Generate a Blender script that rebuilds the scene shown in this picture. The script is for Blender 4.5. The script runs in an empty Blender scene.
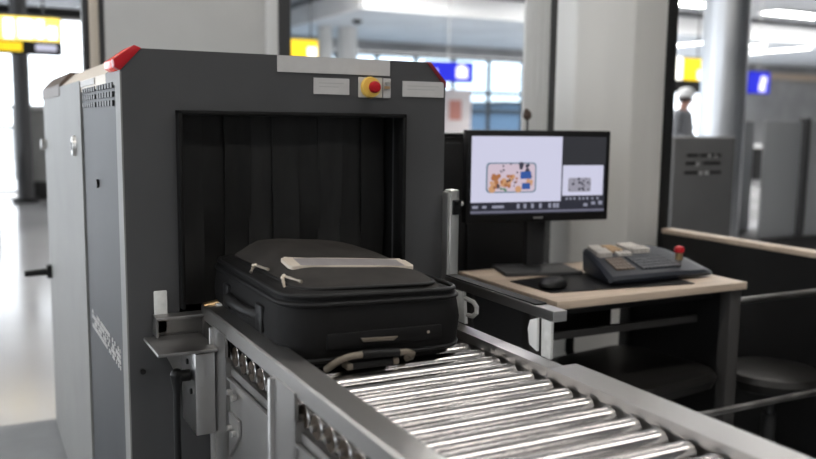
import bpy, bmesh, math, random
from mathutils import Vector, Matrix
random.seed(7)
S = bpy.context.scene
COL = S.collection
PI = math.pi

# ------------------------------------------------------------------ camera
cam_d = bpy.data.cameras.new('camera')
cam = bpy.data.objects.new('camera', cam_d); COL.objects.link(cam)
F, PITCH, ROLL, YAW = 853.74, .12469507, .0121924, .47997157
cam_d.sensor_width = 36.0
cam_d.lens = F / 816 * 36.0
cy, sy, cp, sp, cr, sr = math.cos(YAW), math.sin(YAW), math.cos(PITCH), math.sin(PITCH), math.cos(ROLL), math.sin(ROLL)
fw = Vector((sy*cp, cy*cp, -sp)); rt0 = Vector((cy, -sy, 0)); up0 = rt0.cross(fw)
rt = cr*rt0 + sr*up0; up = -sr*rt0 + cr*up0
m = Matrix((rt, up, -fw)).transposed().to_4x4(); m.translation = Vector((0, 0, 1.25))
cam.matrix_world = m
cam_d.dof.use_dof = True
cam_d.dof.focus_distance = 1.8
cam_d.dof.aperture_fstop = 2.6
cam_d.clip_start = .05; cam_d.clip_end = 400
S.camera = cam

# ------------------------------------------------------------------ world, exposure
wd = bpy.data.worlds.new('overcast_sky'); S.world = wd; wd.use_nodes = True
bg = wd.node_tree.nodes['Background']
bg.inputs[0].default_value = (.96, .98, 1.0, 1); bg.inputs[1].default_value = 4.0
S.view_settings.view_transform = 'Standard'; S.view_settings.look = 'None'
S.view_settings.exposure = 0.2; S.view_settings.gamma = 1.0
S.view_settings.use_curve_mapping = False
S.cycles.use_denoising = True
S.cycles.max_bounces = 8
S.cycles.sample_clamp_indirect = 4.0
LAMP = 20.0          # strength of the hall's ceiling light panels

# ------------------------------------------------------------------ materials
def mat(name, col, rough=.5, metal=0., spec=.5, noise=0., nscale=20., bump=0., bscale=200., emit=None, estr=0., rvar=0., stretch=None, coat=0.):
    M = bpy.data.materials.new(name); M.use_nodes = True
    nt = M.node_tree; b = nt.nodes['Principled BSDF']
    b.inputs['Base Color'].default_value = (*col, 1); b.inputs['Roughness'].default_value = rough
    b.inputs['Metallic'].default_value = metal; b.inputs['Specular IOR Level'].default_value = spec
    if coat: b.inputs['Coat Weight'].default_value = coat
    if noise or bump or rvar:
        tc = nt.nodes.new('ShaderNodeTexCoord')
        src = tc.outputs['Object']
        if stretch:
            mp = nt.nodes.new('ShaderNodeMapping'); mp.inputs['Scale'].default_value = stretch
            nt.links.new(src, mp.inputs['Vector']); src = mp.outputs['Vector']
    if noise or rvar:
        n = nt.nodes.new('ShaderNodeTexNoise'); n.inputs['Scale'].default_value = nscale; n.inputs['Detail'].default_value = 5
        nt.links.new(src, n.inputs['Vector'])
    if noise:
        r = nt.nodes.new('ShaderNodeMapRange')
        r.inputs['From Min'].default_value = .3; r.inputs['From Max'].default_value = .7
        r.inputs['To Min'].default_value = 1-noise; r.inputs['To Max'].default_value = 1+noise
        nt.links.new(n.outputs['Fac'], r.inputs['Value'])
        mx = nt.nodes.new('ShaderNodeVectorMath'); mx.operation = 'SCALE'
        mx.inputs[0].default_value = col; nt.links.new(r.outputs[0], mx.inputs['Scale'])
        nt.links.new(mx.outputs[0], b.inputs['Base Color'])
    if rvar:
        r2 = nt.nodes.new('ShaderNodeMapRange')
        r2.inputs['From Min'].default_value = .3; r2.inputs['From Max'].default_value = .7
        r2.inputs['To Min'].default_value = max(.02, rough-rvar); r2.inputs['To Max'].default_value = rough+rvar
        nt.links.new(n.outputs['Fac'], r2.inputs['Value']); nt.links.new(r2.outputs[0], b.inputs['Roughness'])
    if bump:
        n2 = nt.nodes.new('ShaderNodeTexNoise'); n2.inputs['Scale'].default_value = bscale; n2.inputs['Detail'].default_value = 3
        nt.links.new(src, n2.inputs['Vector'])
        bp = nt.nodes.new('ShaderNodeBump'); bp.inputs['Strength'].default_value = bump; bp.inputs['Distance'].default_value = .002
        nt.links.new(n2.outputs['Fac'], bp.inputs['Height']); nt.links.new(bp.outputs[0], b.inputs['Normal'])
    if emit:
        b.inputs['Emission Color'].default_value = (*emit, 1); b.inputs['Emission Strength'].default_value = estr
    return M

def glass_mat(name, tint=(.96, .98, 1.0)):
    M = bpy.data.materials.new(name); M.use_nodes = True; nt = M.node_tree
    nt.nodes.clear()
    o = nt.nodes.new('ShaderNodeOutputMaterial'); t = nt.nodes.new('ShaderNodeBsdfTransparent'); g = nt.nodes.new('ShaderNodeBsdfGlossy')
    t.inputs[0].default_value = (*tint, 1); g.inputs['Roughness'].default_value = .03
    mx = nt.nodes.new('ShaderNodeMixShader'); mx.inputs[0].default_value = .07
    nt.links.new(t.outputs[0], mx.inputs[1]); nt.links.new(g.outputs[0], mx.inputs[2]); nt.links.new(mx.outputs[0], o.inputs[0])
    return M

def frost_mat(name, col, alpha):
    M = mat(name, col, .35)
    M.node_tree.nodes['Principled BSDF'].inputs['Alpha'].default_value = alpha
    return M

MT = dict(
    paint=mat('dark_grey_paint', (.061, .061, .063), .42, noise=.06, nscale=6, bump=.08, bscale=500),
    paint_mid=mat('mid_grey_paint', (.060, .064, .069), .5, spec=.2, noise=.06, nscale=5),
    paint_light=mat('light_grey_paint', (.23, .23, .223), .5, spec=.3, noise=.06, nscale=5),
    beige=mat('beige_paint', (.74, .66, .56), .45),
    brown=mat('brown_plastic', (.09, .06, .045), .5),
    black=mat('black_rubber', (.005, .005, .005), .6, spec=.2, noise=.3, nscale=12),
    curtain=mat('lead_curtain', (.015, .0148, .0143), .5, spec=.35, noise=.35, nscale=9, stretch=(3, 3, .6)),
    curtain_b=mat('lead_curtain_worn', (.022, .0215, .021), .5, spec=.35, noise=.35, nscale=9, stretch=(3, 3, .6)),
    plate=mat('pale_label', (.52, .51, .50), .5, noise=.04, nscale=40),
    red=mat('red_plastic', (.45, .012, .02), .35, spec=.3),
    red_shaded=mat('red_plastic_shaded', (.16, .008, .012), .4),  # same red plastic, with the right corner's shade put into the colour
    redlit=mat('red_lamp_lens', (.62, .03, .02), .25, emit=(1, .06, .02), estr=.25),
    yellow=mat('yellow_plastic', (.80, .52, .10), .4),
    steel=mat('brushed_steel', (.50, .49, .48), .31, 1., noise=.04, nscale=5, rvar=.04),
    steel_x=mat('roller_steel', (.52, .50, .49), .20, 1., noise=.04, nscale=14, rvar=.03),
    steel_dk=mat('dull_steel', (.34, .33, .32), .4, 1., noise=.2, nscale=12, rvar=.1),
    brass=mat('brass', (.55, .38, .2), .35, 1.),
    alu=mat('aluminium', (.62, .61, .59), .35, 1., rvar=.06, nscale=20),
    clear=mat('pale_plastic', (.62, .62, .60), .25, noise=.1, nscale=60),
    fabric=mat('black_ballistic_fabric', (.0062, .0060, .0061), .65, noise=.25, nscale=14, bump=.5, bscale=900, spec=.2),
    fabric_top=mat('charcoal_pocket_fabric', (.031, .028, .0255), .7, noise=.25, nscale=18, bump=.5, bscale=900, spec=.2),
    piping=mat('black_piping', (.007, .007, .0075), .5, spec=.25),
    stripe=mat('grey_trim', (.27, .25, .25), .45, noise=.1, nscale=30),
    cream=mat('cream_trim', (.62, .55, .46), .5),
    tan=mat('bronze_grip_end', (.20, .17, .135), .45, .4),
    zipm=mat('nickel', (.60, .53, .44), .35, .8),
    wood=mat('pale_wood_laminate', (.56, .45, .35), .5, noise=.12, nscale=5, stretch=(1, 14, 14)),
    deskmetal=mat('grey_desk_steel', (.055, .053, .052), .5, .0, spec=.3),
    darkpanel=mat('dark_panel', (.013, .013, .0135), .45, spec=.3, noise=.2, nscale=4),
    bezel=mat('black_plastic', (.006, .006, .0065), .4, spec=.3),
    panelgrey=mat('grey_desk_panel', (.075, .076, .08), .5),
    basegrey=mat('graphite_plastic', (.05, .05, .052), .4),
    dkgrey=mat('dark_grey_plastic', (.028, .028, .029), .5, spec=.3),
    console=mat('slate_plastic', (.020, .024, .033), .45, spec=.35, noise=.1, nscale=30),
    key=mat('charcoal_keys', (.06, .065, .075), .5),
    keypale=mat('pale_keys', (.56, .53, .49), .5, noise=.12, nscale=70),
    keyorange=mat('amber_keys', (.50, .33, .18), .5),
    screen=mat('screen_lavender', (.02, .02, .02), .5, spec=.08, emit=(.60, .60, .76), estr=.88),
    screen2=mat('screen_grey', (.02, .02, .02), .5, spec=.08, emit=(.022, .023, .028), estr=1),
    scr_bar=mat('screen_toolbar', (.02, .02, .02), .5, spec=.08, emit=(.018, .019, .030), estr=1),
    scr_icon=mat('screen_icons', (.02, .02, .02), .5, spec=.08, emit=(.35, .36, .46), estr=.7),
    scr_pink=mat('screen_pink', (.02, .02, .02), .5, spec=.08, emit=(.62, .51, .60), estr=.85),
    scr_teal=mat('screen_teal', (.02, .02, .02), .5, spec=.08, emit=(.16, .24, .32), estr=.8),
    scr_or=mat('screen_orange', (.02, .02, .02), .5, spec=.08, emit=(.42, .17, .07), estr=.8),
    scr_or2=mat('screen_pale_orange', (.02, .02, .02), .5, spec=.08, emit=(.62, .34, .18), estr=.8),
    scr_blue=mat('screen_blue', (.02, .02, .02), .5, spec=.08, emit=(.03, .09, .32), estr=.9),
    scr_dk=mat('screen_dark', (.02, .02, .02), .5, spec=.08, emit=(.05, .05, .075), estr=.8),
    scr_lgy=mat('screen_light_grey', (.02, .02, .02), .5, spec=.08, emit=(.34, .33, .40), estr=.8),
    scr_gy=mat('screen_mid', (.02, .02, .02), .5, spec=.08, emit=(.16, .16, .22), estr=.8),
    seat=mat('black_vinyl', (.009, .0085, .008), .42, spec=.35, bump=.2, bscale=150),
    wall=mat('pale_wall_panel', (.58, .58, .565), .5, noise=.04, nscale=3),
    column=mat('pale_cladding', (.74, .73, .70), .38, noise=.05, nscale=2, stretch=(3, 3, .4)),
    white=mat('white_paint', (.72, .72, .71), .5),
    dkpost=mat('dark_grey_metal', (.05, .05, .052), .4, .2),
    ceil=mat('ceiling_panel', (.42, .43, .45), .6, noise=.05, nscale=1.5),
    soffit=mat('soffit_panel', (.66, .70, .74), .5, noise=.1, nscale=.6),
    floor=mat('polished_floor', (.55, .55, .56), .16, noise=.06, nscale=.8, rvar=.05, spec=.6),
    floor2=mat('grey_floor_mat', (.26, .27, .28), .6, noise=.08, nscale=7),
    concrete=mat('concrete', (.34, .34, .34), .7, noise=.2, nscale=.7),
    signw=mat('sign_white', (.6, .6, .6), .4, emit=(1, .97, .85), estr=1.3),
    signy=mat('sign_yellow', (.7, .5, .02), .4, emit=(.95, .65, .01), estr=.75),
    signk=mat('sign_black', (.012, .012, .012), .45, spec=.3),
    dispb=mat('display_blue', (.01, .01, .1), .3, emit=(.012, .02, .60), estr=1.0),
    dispw=mat('display_white', (.5, .5, .6), .3, emit=(.62, .60, 1), estr=1.1),
    lamp_far=mat('far_light_diffuser', (.9, .9, .9), .5, emit=(1, .99, .97), estr=26.),
    bearing=mat('dull_bronze', (.10, .075, .055), .4, 1.),
    lamp=mat('light_diffuser', (.9, .9, .9), .5, emit=(1, .955, .90), estr=LAMP),
    chrome=mat('satin_steel_column', (.60, .61, .63), .34, 1., rvar=.05, nscale=3),
    greypanel=mat('grey_cabinet_paint', (.12, .12, .12), .5, noise=.05, nscale=5),
    slit=mat('slot_pale', (.55, .55, .55), .5),
    frost=frost_mat('smoked_acrylic', (.30, .31, .32), .86),
    glass=glass_mat('window_glass'), glass_t=glass_mat('tinted_window_glass', (.66, .74, .80)),
    shirt=mat('grey_shirt', (.22, .23, .25), .8), trousers=mat('dark_trousers', (.03, .03, .04), .8),
    skin=mat('skin', (.46, .24, .18), .5), cap=mat('white_cap', (.80, .80, .80), .7), hair=mat('dark_hair', (.03, .02, .02), .7),
    building=mat('far_building', (.16, .22, .30), .7), apron=mat('apron_concrete', (.45, .46, .48), .8),
    wallpic=mat('pale_poster', (.85, .76, .74), .5), posterred=mat('poster_red', (.6, .25, .2), .5),
)

# ------------------------------------------------------------------ mesh helpers
class MB:
    def __init__(s): s.bm = bmesh.new()
    def _add(s, bm2, M=None):
        if M is not None: bmesh.ops.transform(bm2, matrix=M, verts=bm2.verts)
        me = bpy.data.meshes.new('tmp'); bm2.to_mesh(me); bm2.free(); s.bm.from_mesh(me); bpy.data.meshes.remove(me)
    def box(s, x0, x1, y0, y1, z0, z1, bev=0., seg=2, M=None):
        b = bmesh.new(); bmesh.ops.create_cube(b, size=1)
        for v in b.verts:
            v.co = Vector((x0+(v.co.x+.5)*(x1-x0), y0+(v.co.y+.5)*(y1-y0), z0+(v.co.z+.5)*(z1-z0)))
        if bev: bmesh.ops.bevel(b, geom=b.edges[:], offset=bev, segments=seg, affect='EDGES', profile=.5)
        s._add(b, M); return s
    def prism(s, pts, axis, a, b_, bev=0., M=None):
        """extrude the 2D polygon PTS along AXIS from a to b_; 2D coords are the two other axes in xyz order"""
        b = bmesh.new()
        def co(p, t): return Vector((t, p[0], p[1])) if axis == 'x' else Vector((p[0], t, p[1])) if axis == 'y' else Vector((p[0], p[1], t))
        v0 = [b.verts.new(co(p, a)) for p in pts]; v1 = [b.verts.new(co(p, b_)) for p in pts]
        b.faces.new(v0); b.faces.new(v1[::-1])
        n = len(pts)
        for i in range(n): b.faces.new((v0[i], v1[i], v1[(i+1) % n], v0[(i+1) % n]))
        bmesh.ops.recalc_face_normals(b, faces=b.faces)
        if bev: bmesh.ops.bevel(b, geom=b.edges[:], offset=bev, segments=2, affect='EDGES', profile=.5)
        s._add(b, M); return s
    def cyl(s, p, q, r, r2=None, n=20, M=None):
        p, q = Vector(p), Vector(q); b = bmesh.new()
        bmesh.ops.create_cone(b, cap_ends=True, segments=n, radius1=r, radius2=r if r2 is None else r2, depth=(q-p).length)
        X = Vector((0, 0, 1)).rotation_difference((q-p).normalized()).to_matrix().to_4x4(); X.translation = (p+q)/2
        bmesh.ops.transform(b, matrix=X, verts=b.verts)
        s._add(b, M); return s
    def tube(s, pts, r, n=10, M=None):
        pts = [Vector(p) for p in pts]; b = bmesh.new(); rings = []
        ref = None
        for i, p in enumerate(pts):
            t = (pts[min(i+1, len(pts)-1)] - pts[max(i-1, 0)]).normalized()
            if ref is None: ref = t.orthogonal().normalized()
            u = (ref - t*ref.dot(t)).normalized(); w = t.cross(u); ref = u
            rr = r[i] if isinstance(r, (list, tuple)) else r
            rings.append([b.verts.new(p + rr*(math.cos(2*PI*k/n)*u + math.sin(2*PI*k/n)*w)) for k in range(n)])
        for A, B in zip(rings, rings[1:]):
            for k in range(n): b.faces.new((A[k], A[(k+1) % n], B[(k+1) % n], B[k]))
        b.faces.new(rings[0][::-1]); b.faces.new(rings[-1])
        s._add(b, M); return s
    def lathe(s, prof, c=(0, 0, 0), n=28, M=None):
        b = bmesh.new(); rings = []
        for r, z in prof:
            rings.append([b.verts.new((c[0]+max(r, 1e-5)*math.cos(2*PI*k/n), c[1]+max(r, 1e-5)*math.sin(2*PI*k/n), c[2]+z)) for k in range(n)])
        for A, B in zip(rings, rings[1:]):
            for k in range(n): b.faces.new((A[k], A[(k+1) % n], B[(k+1) % n], B[k]))
        b.faces.new(rings[0][::-1]); b.faces.new(rings[-1])
        s._add(b, M); return s
    def loft(s, levels, M=None, caps=True):
        """levels: lists of points with equal counts"""
        b = bmesh.new(); rings = [[b.verts.new(p) for p in L] for L in levels]
        n = len(rings[0])
        for A, B in zip(rings, rings[1:]):
            for k in range(n): b.faces.new((A[k], A[(k+1) % n], B[(k+1) % n], B[k]))
        if caps: b.faces.new(rings[0][::-1]); b.faces.new(rings[-1])
        s._add(b, M); return s
    def sphere(s, c, r, sc=(1, 1, 1), u=20, v=12, M=None):
        b = bmesh.new(); bmesh.ops.create_uvsphere(b, u_segments=u, v_segments=v, radius=r)
        for w in b.verts: w.co = Vector((c[0]+w.co.x*sc[0], c[1]+w.co.y*sc[1], c[2]+w.co.z*sc[2]))
        s._add(b, M); return s
    def build(s, name, m_, parent=None, smooth=True, label=None):
        bm = s.bm
        bmesh.ops.recalc_face_normals(bm, faces=bm.faces)
        org = Vector((0, 0, 0))
        if parent is None:
            xs = [v.co for v in bm.verts]
            org = Vector(((min(v.x for v in xs)+max(v.x for v in xs))/2, (min(v.y for v in xs)+max(v.y for v in xs))/2, min(v.z for v in xs)))
            bmesh.ops.translate(bm, vec=-org, verts=bm.verts)
        me = bpy.data.meshes.new(name); bm.to_mesh(me); bm.free()
        me.materials.append(MT[m_] if isinstance(m_, str) else m_)
        if smooth:
            for p in me.polygons: p.use_smooth = True
            try: me.set_sharp_from_angle(angle=math.radians(38))
            except Exception: pass
        o = bpy.data.objects.new(name, me); COL.objects.link(o); o.location = org
        if parent is not None:
            o.parent = parent
            if parent.type == 'EMPTY' and parent.parent is None:
                # geometry is written in world coordinates: shift by the thing's own place
                o.matrix_parent_inverse = (Matrix.Translation(parent.location) @ parent.rotation_euler.to_matrix().to_4x4()).inverted() if not parent.get('_local') else Matrix()
        if label: o['label'] = label
        return o

def thing(name, label, cat, loc=(0, 0, 0), rz=0., group=None, local=False):
    o = bpy.data.objects.new(name, None); COL.objects.link(o); o.location = loc; o.rotation_euler = (0, 0, rz)
    o.empty_display_size = .05
    o['label'] = label; o['category'] = cat
    if group: o['group'] = group
    if local: o['_local'] = 1
    return o
def tag(o, label, cat, group=None):
    o['label'] = label; o['category'] = cat
    if group: o['group'] = group
    return o
def struct(o): o['kind'] = 'structure'; return o
def stuff(o): o['kind'] = 'stuff'; return o

def rrect(x0, x1, y0, y1, r, z, n=6):
    """rounded rectangle outline in xy at height z (z may be a function of x, y)"""
    pts = []
    for cx, cy_, a0 in ((x1-r, y1-r, 0), (x0+r, y1-r, 90), (x0+r, y0+r, 180), (x1-r, y0+r, 270)):
        for k in range(n+1):
            a = math.radians(a0+90*k/n); x = cx+r*math.cos(a); y = cy_+r*math.sin(a)
            pts.append((x, y, z(x, y) if callable(z) else z))
    return pts

# ================================================================== SETTING
struct(MB().box(-12, 44, 3.74, 27, -.1, 0).build('floor', 'floor', smooth=False))
struct(MB().box(-12, 44, -10, 3.74, -.1, .0).build('floor', 'floor2', smooth=False))
struct(MB().box(-12, 44, -10, 27, 4.4, 4.5).build('ceiling', 'ceil', smooth=False))
struct(MB().box(-12, 44, -10.2, -10, 0, 4.4).build('wall_back', 'wall', smooth=False))
struct(MB().box(44, 44.2, -10, 27, 0, 4.4).build('wall_right', 'concrete', smooth=False))

# wall block behind the machine with its corner posts
w = struct(MB().box(.66, 1.50, 4.6, 4.95, 0, 4.4, .004).build('wall_left', 'wall'))
t = MB().box(.555, .585, 4.6, 4.66, 0, 4.4, .003); struct(t.build('trim_1', 'dkpost'))
t = MB().box(.587, .632, 4.595, 4.9, 0, 4.4, .006); struct(t.build('trim_2', 'cream'))
t = MB().box(.633, .660, 4.6, 4.9, 0, 4.4, .003); struct(t.build('trim_3', 'dkpost'))
t = MB().box(1.502, 1.570, 4.59, 4.9, 0, 4.4, .004); struct(t.build('trim_4', 'white'))
t = MB().box(1.572, 1.647, 4.6, 4.9, 0, 4.4, .004); struct(t.build('trim_5', 'dkpost'))

# clad column behind the desk, white post and dark strips beside it
struct(MB().prism([(2.205, 2.93), (2.225, 2.82), (2.452, 2.725), (2.70, 2.80), (2.70, 2.94)], 'z', 0, 4.4, .012).build('wall_column', 'column'))
struct(MB().box(2.703, 2.752, 2.795, 2.90, 0, 4.4, .003).build('trim_7', 'signk'))
struct(MB().box(2.382, 2.435, 3.20, 3.23, 0, 4.4, .003).build('trim_8', 'dkpost'))
tb = MB().box(2.245, 2.380, 3.20, 3.22, 0, 4.4, .004)
for k in range(3): tb.cyl((2.28+k*.035, 3.2, .0), (2.28+k*.035, 3.2, 4.4), .0025, n=8)
struct(tb.build('trim_9', 'white'))

# far window walls (left hall bay at y 15, main far wall at y 25)
def window(name, x0, x1, y, z0, z1, nx, zs, fr=.05, m_='dkpost', gm='glass'):
    f = MB()
    for k in range(nx+1):
        x = x0+(x1-x0)*k/nx; f.box(x-fr/2, x+fr/2, y-.05, y+.05, z0, z1)
    for z in [z0, z1]+zs: f.box(x0, x1, y-.05, y+.05, z-fr/2, z+fr/2)
    o = struct(f.build(name, m_, smooth=False))
    g = MB().box(x0, x1, y-.006, y+.006, z0, z1).build('pane', gm, smooth=False)
    g.parent = o; g.matrix_parent_inverse = Matrix.Translation(o.location).inverted()
    return o
window('window_1', -12, 4.6, 15.2, .05, 2.85, 9, [1.1], .05, 'alu')
window('window_2', -12, 4.6, 15.2, 3.02, 4.38, 9, [3.1, 3.2, 3.3, 3.4, 3.5, 3.6, 3.7, 3.8, 3.9], .03, 'white')
struct(MB().box(-12, 4.7, 15.05, 15.35, 2.88, 3.00).build('trim_10', 'signk', smooth=False))
struct(MB().box(4.6, 4.8, 15, 25.2, 0, 4.4).build('wall_bay', 'concrete', smooth=False))
window('window_3', 4.8, 17.6, 25.2, .6, 3.42, 9, [2.28], .11, 'dkpost', 'glass_t')
struct(MB().box(4.8, 17.6, 25.1, 25.3, 0, .55).build('wall_sill', 'building', smooth=False))
struct(MB().box(4.8, 44, 25.1, 25.35, 3.5, 4.4).build('wall_head', 'concrete', smooth=False))
window('window_4', 17.8, 28.2, 25.2, .3, 3.42, 6, [1.2], .1, 'alu')
struct(MB().box(28.4, 44, 25.1, 25.35, 0, 3.5).build('wall_far', 'concrete', smooth=False))
struct(MB().box(27.5, 44, 24.9, 25.08, 3.22, 3.48).build('trim_11', 'wood', smooth=False))
# left side glazing of the hall, apron outside
f = MB()
for k in range(13): f.box(-12.06, -11.94, -10+25.2*k/12-.05, -10+25.2*k/12+.05, 0, 4.4)
f.box(-12.06, -11.94, -10, 15.2, 0, .06); f.box(-12.06, -11.94, -10, 15.2, 2.9, 3.0)
o = struct(f.build('window_5', 'alu', smooth=False))
g = MB().box(-12.006, -11.994, -10, 15.2, .05, 4.4).build('pane', 'glass', smooth=False)
g.parent = o; g.matrix_parent_inverse = Matrix.Translation(o.location).inverted()
struct(MB().box(-120, 120, -120, 160, -.6, -.5).build('floor_apron', 'apron', smooth=False))

# canopy with lit white fascia over the far half of the hall
struct(MB().box(8.2, 43.9, 18.2, 25.05, 3.80, 4.25).build('ceiling_canopy', 'soffit', smooth=False))
f = MB().box(8.15, 43.9, 18.12, 18.2, 3.80, 4.28).box(8.12, 8.2, 18.12, 25.05, 3.80, 4.28)
struct(f.build('trim_12', mat('fascia_white', (.88, .88, .88), .6), smooth=False))

# ================================================================== HALL THINGS (background)
def ceiling_light(x0, x1, y0, y1, z, label, group=None):
    t = thing('ceiling_light', label, 'lamp', ((x0+x1)/2, (y0+y1)/2, z-.06), group=group)
    b = MB(); w_ = .03
    b.box(x0-w_, x1+w_, y0-w_, y0, z-.06, z).box(x0-w_, x1+w_, y1, y1+w_, z-.06, z).box(x0-w_, x0, y0, y1, z-.06, z).box(x1, x1+w_, y0, y1, z-.06, z)
    b.build('frame', 'white', t, False)
    MB().box(x0, x1, y0, y1, z-.045, z-.001).build('diffuser', 'lamp_far' if y0 > 9 else 'lamp', t, False)
    return t
GL = 'long ceiling light panels over the checkpoint'
for x, y in ((-3.5, -3.2), (2.4, -3.2), (-3.5, .6), (2.4, .6), (-3.5, 4.0), (3.6, 4.0), (-2.6, 7.4), (4.6, 7.4)):
    ceiling_light(x-2.2, x+2.2, y-.12, y+.12, 4.4, 'long white light panel in the ceiling over the checkpoint', GL)
GF = 'added fill light panels over the far hall'  # lamps added to brighten the canopy soffit and the fascia
for x in (8, 15, 22, 29, 36):
    for y in (10.5, 16.6):
        ceiling_light(x-2.4, x+2.4, y-.3, y+.3, 4.4, 'added fill light panel in the high ceiling before the fascia', GF)
strip = [(20.0, 18.5, 22.0, 'short bright strip light beside the round column near the fascia'),
         (22.0, 18.6, 20.6, 'shortest bright strip light just below the white fascia'),
         (24.0, 18.6, 22.8, 'long bright strip light over the blue screen on the far side')]
for x, y0, y1, l in strip: ceiling_light(x-.12, x+.12, y0, y1, 3.80, l)
t = thing('dome_camera', 'small dark dome camera under the canopy soffit near its corner', 'camera', (9.0, 20.2, 3.70))
MB().lathe([(.02, 0), (.10, .03), (.13, .09), (.13, .1)], (9.0, 20.2, 3.70), 16).build('dome', 'signk', t)

# dark round post in the left bay
t = thing('hall_column', 'slim dark post standing on the polished floor under the yellow sign', 'column', (.80, 13.9, 0))
MB().cyl((.80, 13.9, .02), (.80, 13.9, 4.4), .12).build('shaft', 'dkpost', t)
MB().cyl((.80, 13.9, 0), (.80, 13.9, .06), .19).build('base_ring', 'signk', t)
for (x, r, l) in ((9.5, .28, 'pale wide hall column under the canopy, beyond the x-ray machine'), (8.85, .2, 'pale slimmer hall column beside the wide one under the canopy')):
    t = thing('hall_column', l, 'column', (x, 22, 0))
    MB().cyl((x, 22, .02), (x, 22, 3.8), r).build('shaft', 'white', t)
    MB().cyl((x, 22, 0), (x, 22, .1), r+.05).build('base_ring', 'dkpost', t)

def hang(t, xs, y, z0, z1, r=.012):
    for x in xs: MB().cyl((x, y, z0), (x, y, z1), r, n=8).build('hanger', 'dkpost', t)

# big yellow wayfinding sign, left
t = thing('hanging_sign', 'yellow and white lit direction sign over the bright windows', 'sign', (.5, 11, 1.98))
MB().box(-.35, 1.09, 10.96, 11.06, 1.98, 2.42, .005).build('sign_box', 'signk', t)
MB().box(-.33, 1.075, 10.945, 10.958, 2.135, 2.405).build('lit_panel', mat('sign_amber_lit', (.7, .5, .1), .4, emit=(1, .80, .16), estr=1.15), t, False)
pm = mat('sign_pictograms', (.9, .9, .9), .4, emit=(1, .96, .95), estr=1.6)
for x, x1 in ((.10, .40), (.47, .58), (.62, .78), (.81, .90), (.93, 1.04)):
    MB().box(x, x1, 10.935, 10.944, 2.16 if x > .5 else 2.15, 2.31 if x > .85 else 2.38, .004).build('pictogram', pm, t, False)
MB().box(-.33, .66, 10.945, 10.958, 2.01, 2.115).build('yellow_band', 'signy', t, False)
MB().box(.80, 1.03, 10.945, 10.958, 2.025, 2.10, .01).build('grey_text_patch', mat('sign_greytext', (.4, .4, .5), .4, emit=(.5, .5, .6), estr=.7), t, False)
hang(t, (.0, .9), 11.02, 2.42, 4.4)
# middle yellow sign
t = thing('hanging_sign', 'small yellow lit sign peeking over the dark x-ray machine', 'sign', (4.8, 13, 2.24))
MB().box(4.35, 5.11, 13, 13.08, 2.22, 2.54, .005).build('sign_box', 'signk', t)
MB().box(4.36, 5.10, 12.985, 12.998, 2.23, 2.53).build('lit_panel', 'signy', t, False)
MB().box(4.92, 5.07, 12.975, 12.984, 2.26, 2.42, .02).build('pictogram', 'signw', t, False)
hang(t, (4.5, 5.0), 13.04, 2.54, 4.4)
# right yellow sign
t = thing('hanging_sign', 'yellow and white lit sign with black lower band left of the round column', 'sign', (12.1, 12, 1.9))
MB().box(11.45, 12.62, 12, 12.1, 1.86, 2.53, .005).build('sign_box', 'signk', t)
MB().box(12.0, 12.60, 11.985, 11.998, 2.10, 2.50).build('lit_panel', 'signy', t, False)
MB().box(11.47, 11.97, 11.985, 11.998, 2.10, 2.52, .01).build('white_panel', 'signw', t, False)
MB().box(12.34, 12.58, 11.98, 11.99, 2.12, 2.30, .03).build('pictogram', 'signw', t, False)
hang(t, (11.7, 12.4), 12.05, 2.53, 4.4)

def display(cx, y, z, w_, h, label, blob):
    t = thing('display_screen', label, 'screen', (cx, y, z))
    MB().box(cx-w_/2, cx+w_/2, y, y+.08, z, z+h, .006).build('housing', 'signk', t)
    MB().box(cx-w_/2+.015, cx+w_/2-.015, y-.012, y-.001, z+.015, z+h-.015).build('screen', 'dispb', t, False)
    for a, b, c, d in blob: MB().box(cx+a*w_, cx+b*w_, y-.02, y-.013, z+c*h, z+d*h, .02 if (b-a)*w_ > .06 else .008).build('figure', 'dispw', t)
    MB().cyl((cx, y+.05, z+h), (cx, y+.05, 4.4), .009, n=8).build('hanger', 'alu', t)
display(7.55, 13, 1.955, .95, .35, 'blue lit screen with a white figure over the corner of the x-ray machine', [(.12, .36, .2, .75), (.16, .3, .6, .85), (-.34, -.28, .35, .6)])
display(16.36, 14, 2.00, .74, .52, 'blue lit screen with a white figure to the right of the round column', [(.0, .26, .12, .5), (.06, .3, .45, .78)])

# large info screens against the middle windows
t = thing('poster_stand', 'pale poster with a reddish figure below the blue screen by the windows', 'poster', (14.6, 24.6, 0))
MB().box(14.05, 15.1, 24.55, 24.62, .05, 2.35, .01).build('board', 'wallpic', t)
MB().box(14.25, 14.7, 24.53, 24.548, 1.35, 2.0, .03).build('reddish_figure', 'posterred', t)
MB().box(14.0, 15.15, 24.48, 24.7, 0, .06).build('foot', 'dkpost', t)

# grey kiosk far left
t = thing('kiosk', 'pale grey counter kiosk with dark base in the bright bay', 'kiosk', (1.0, 14.5, 0))
MB().box(.70, 1.42, 14.2, 14.85, .28, 1.38, .02).build('body', 'paint_light', t)
MB().box(.66, 1.46, 14.15, 14.9, 1.38, 1.44, .01).build('worktop', 'white', t)
MB().box(.75, 1.38, 14.25, 14.8, .0, .28, .01).build('base', 'signk', t)
t = thing('luggage_cart', 'dark low cart standing on the polished floor by the slim post', 'cart', (.2, 13.2, 0))
MB().box(-.30, .42, 13.0, 13.45, .25, .75, .03).build('basket', 'dkgrey', t)
for x in (-.22, .34):
    for y in (13.05, 13.4): MB().cyl((x-.02, y, .08), (x+.02, y, .08), .08, n=14).cyl((x, y, .1), (x, y, .26), .015).build('wheel', 'signk', t)

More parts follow.
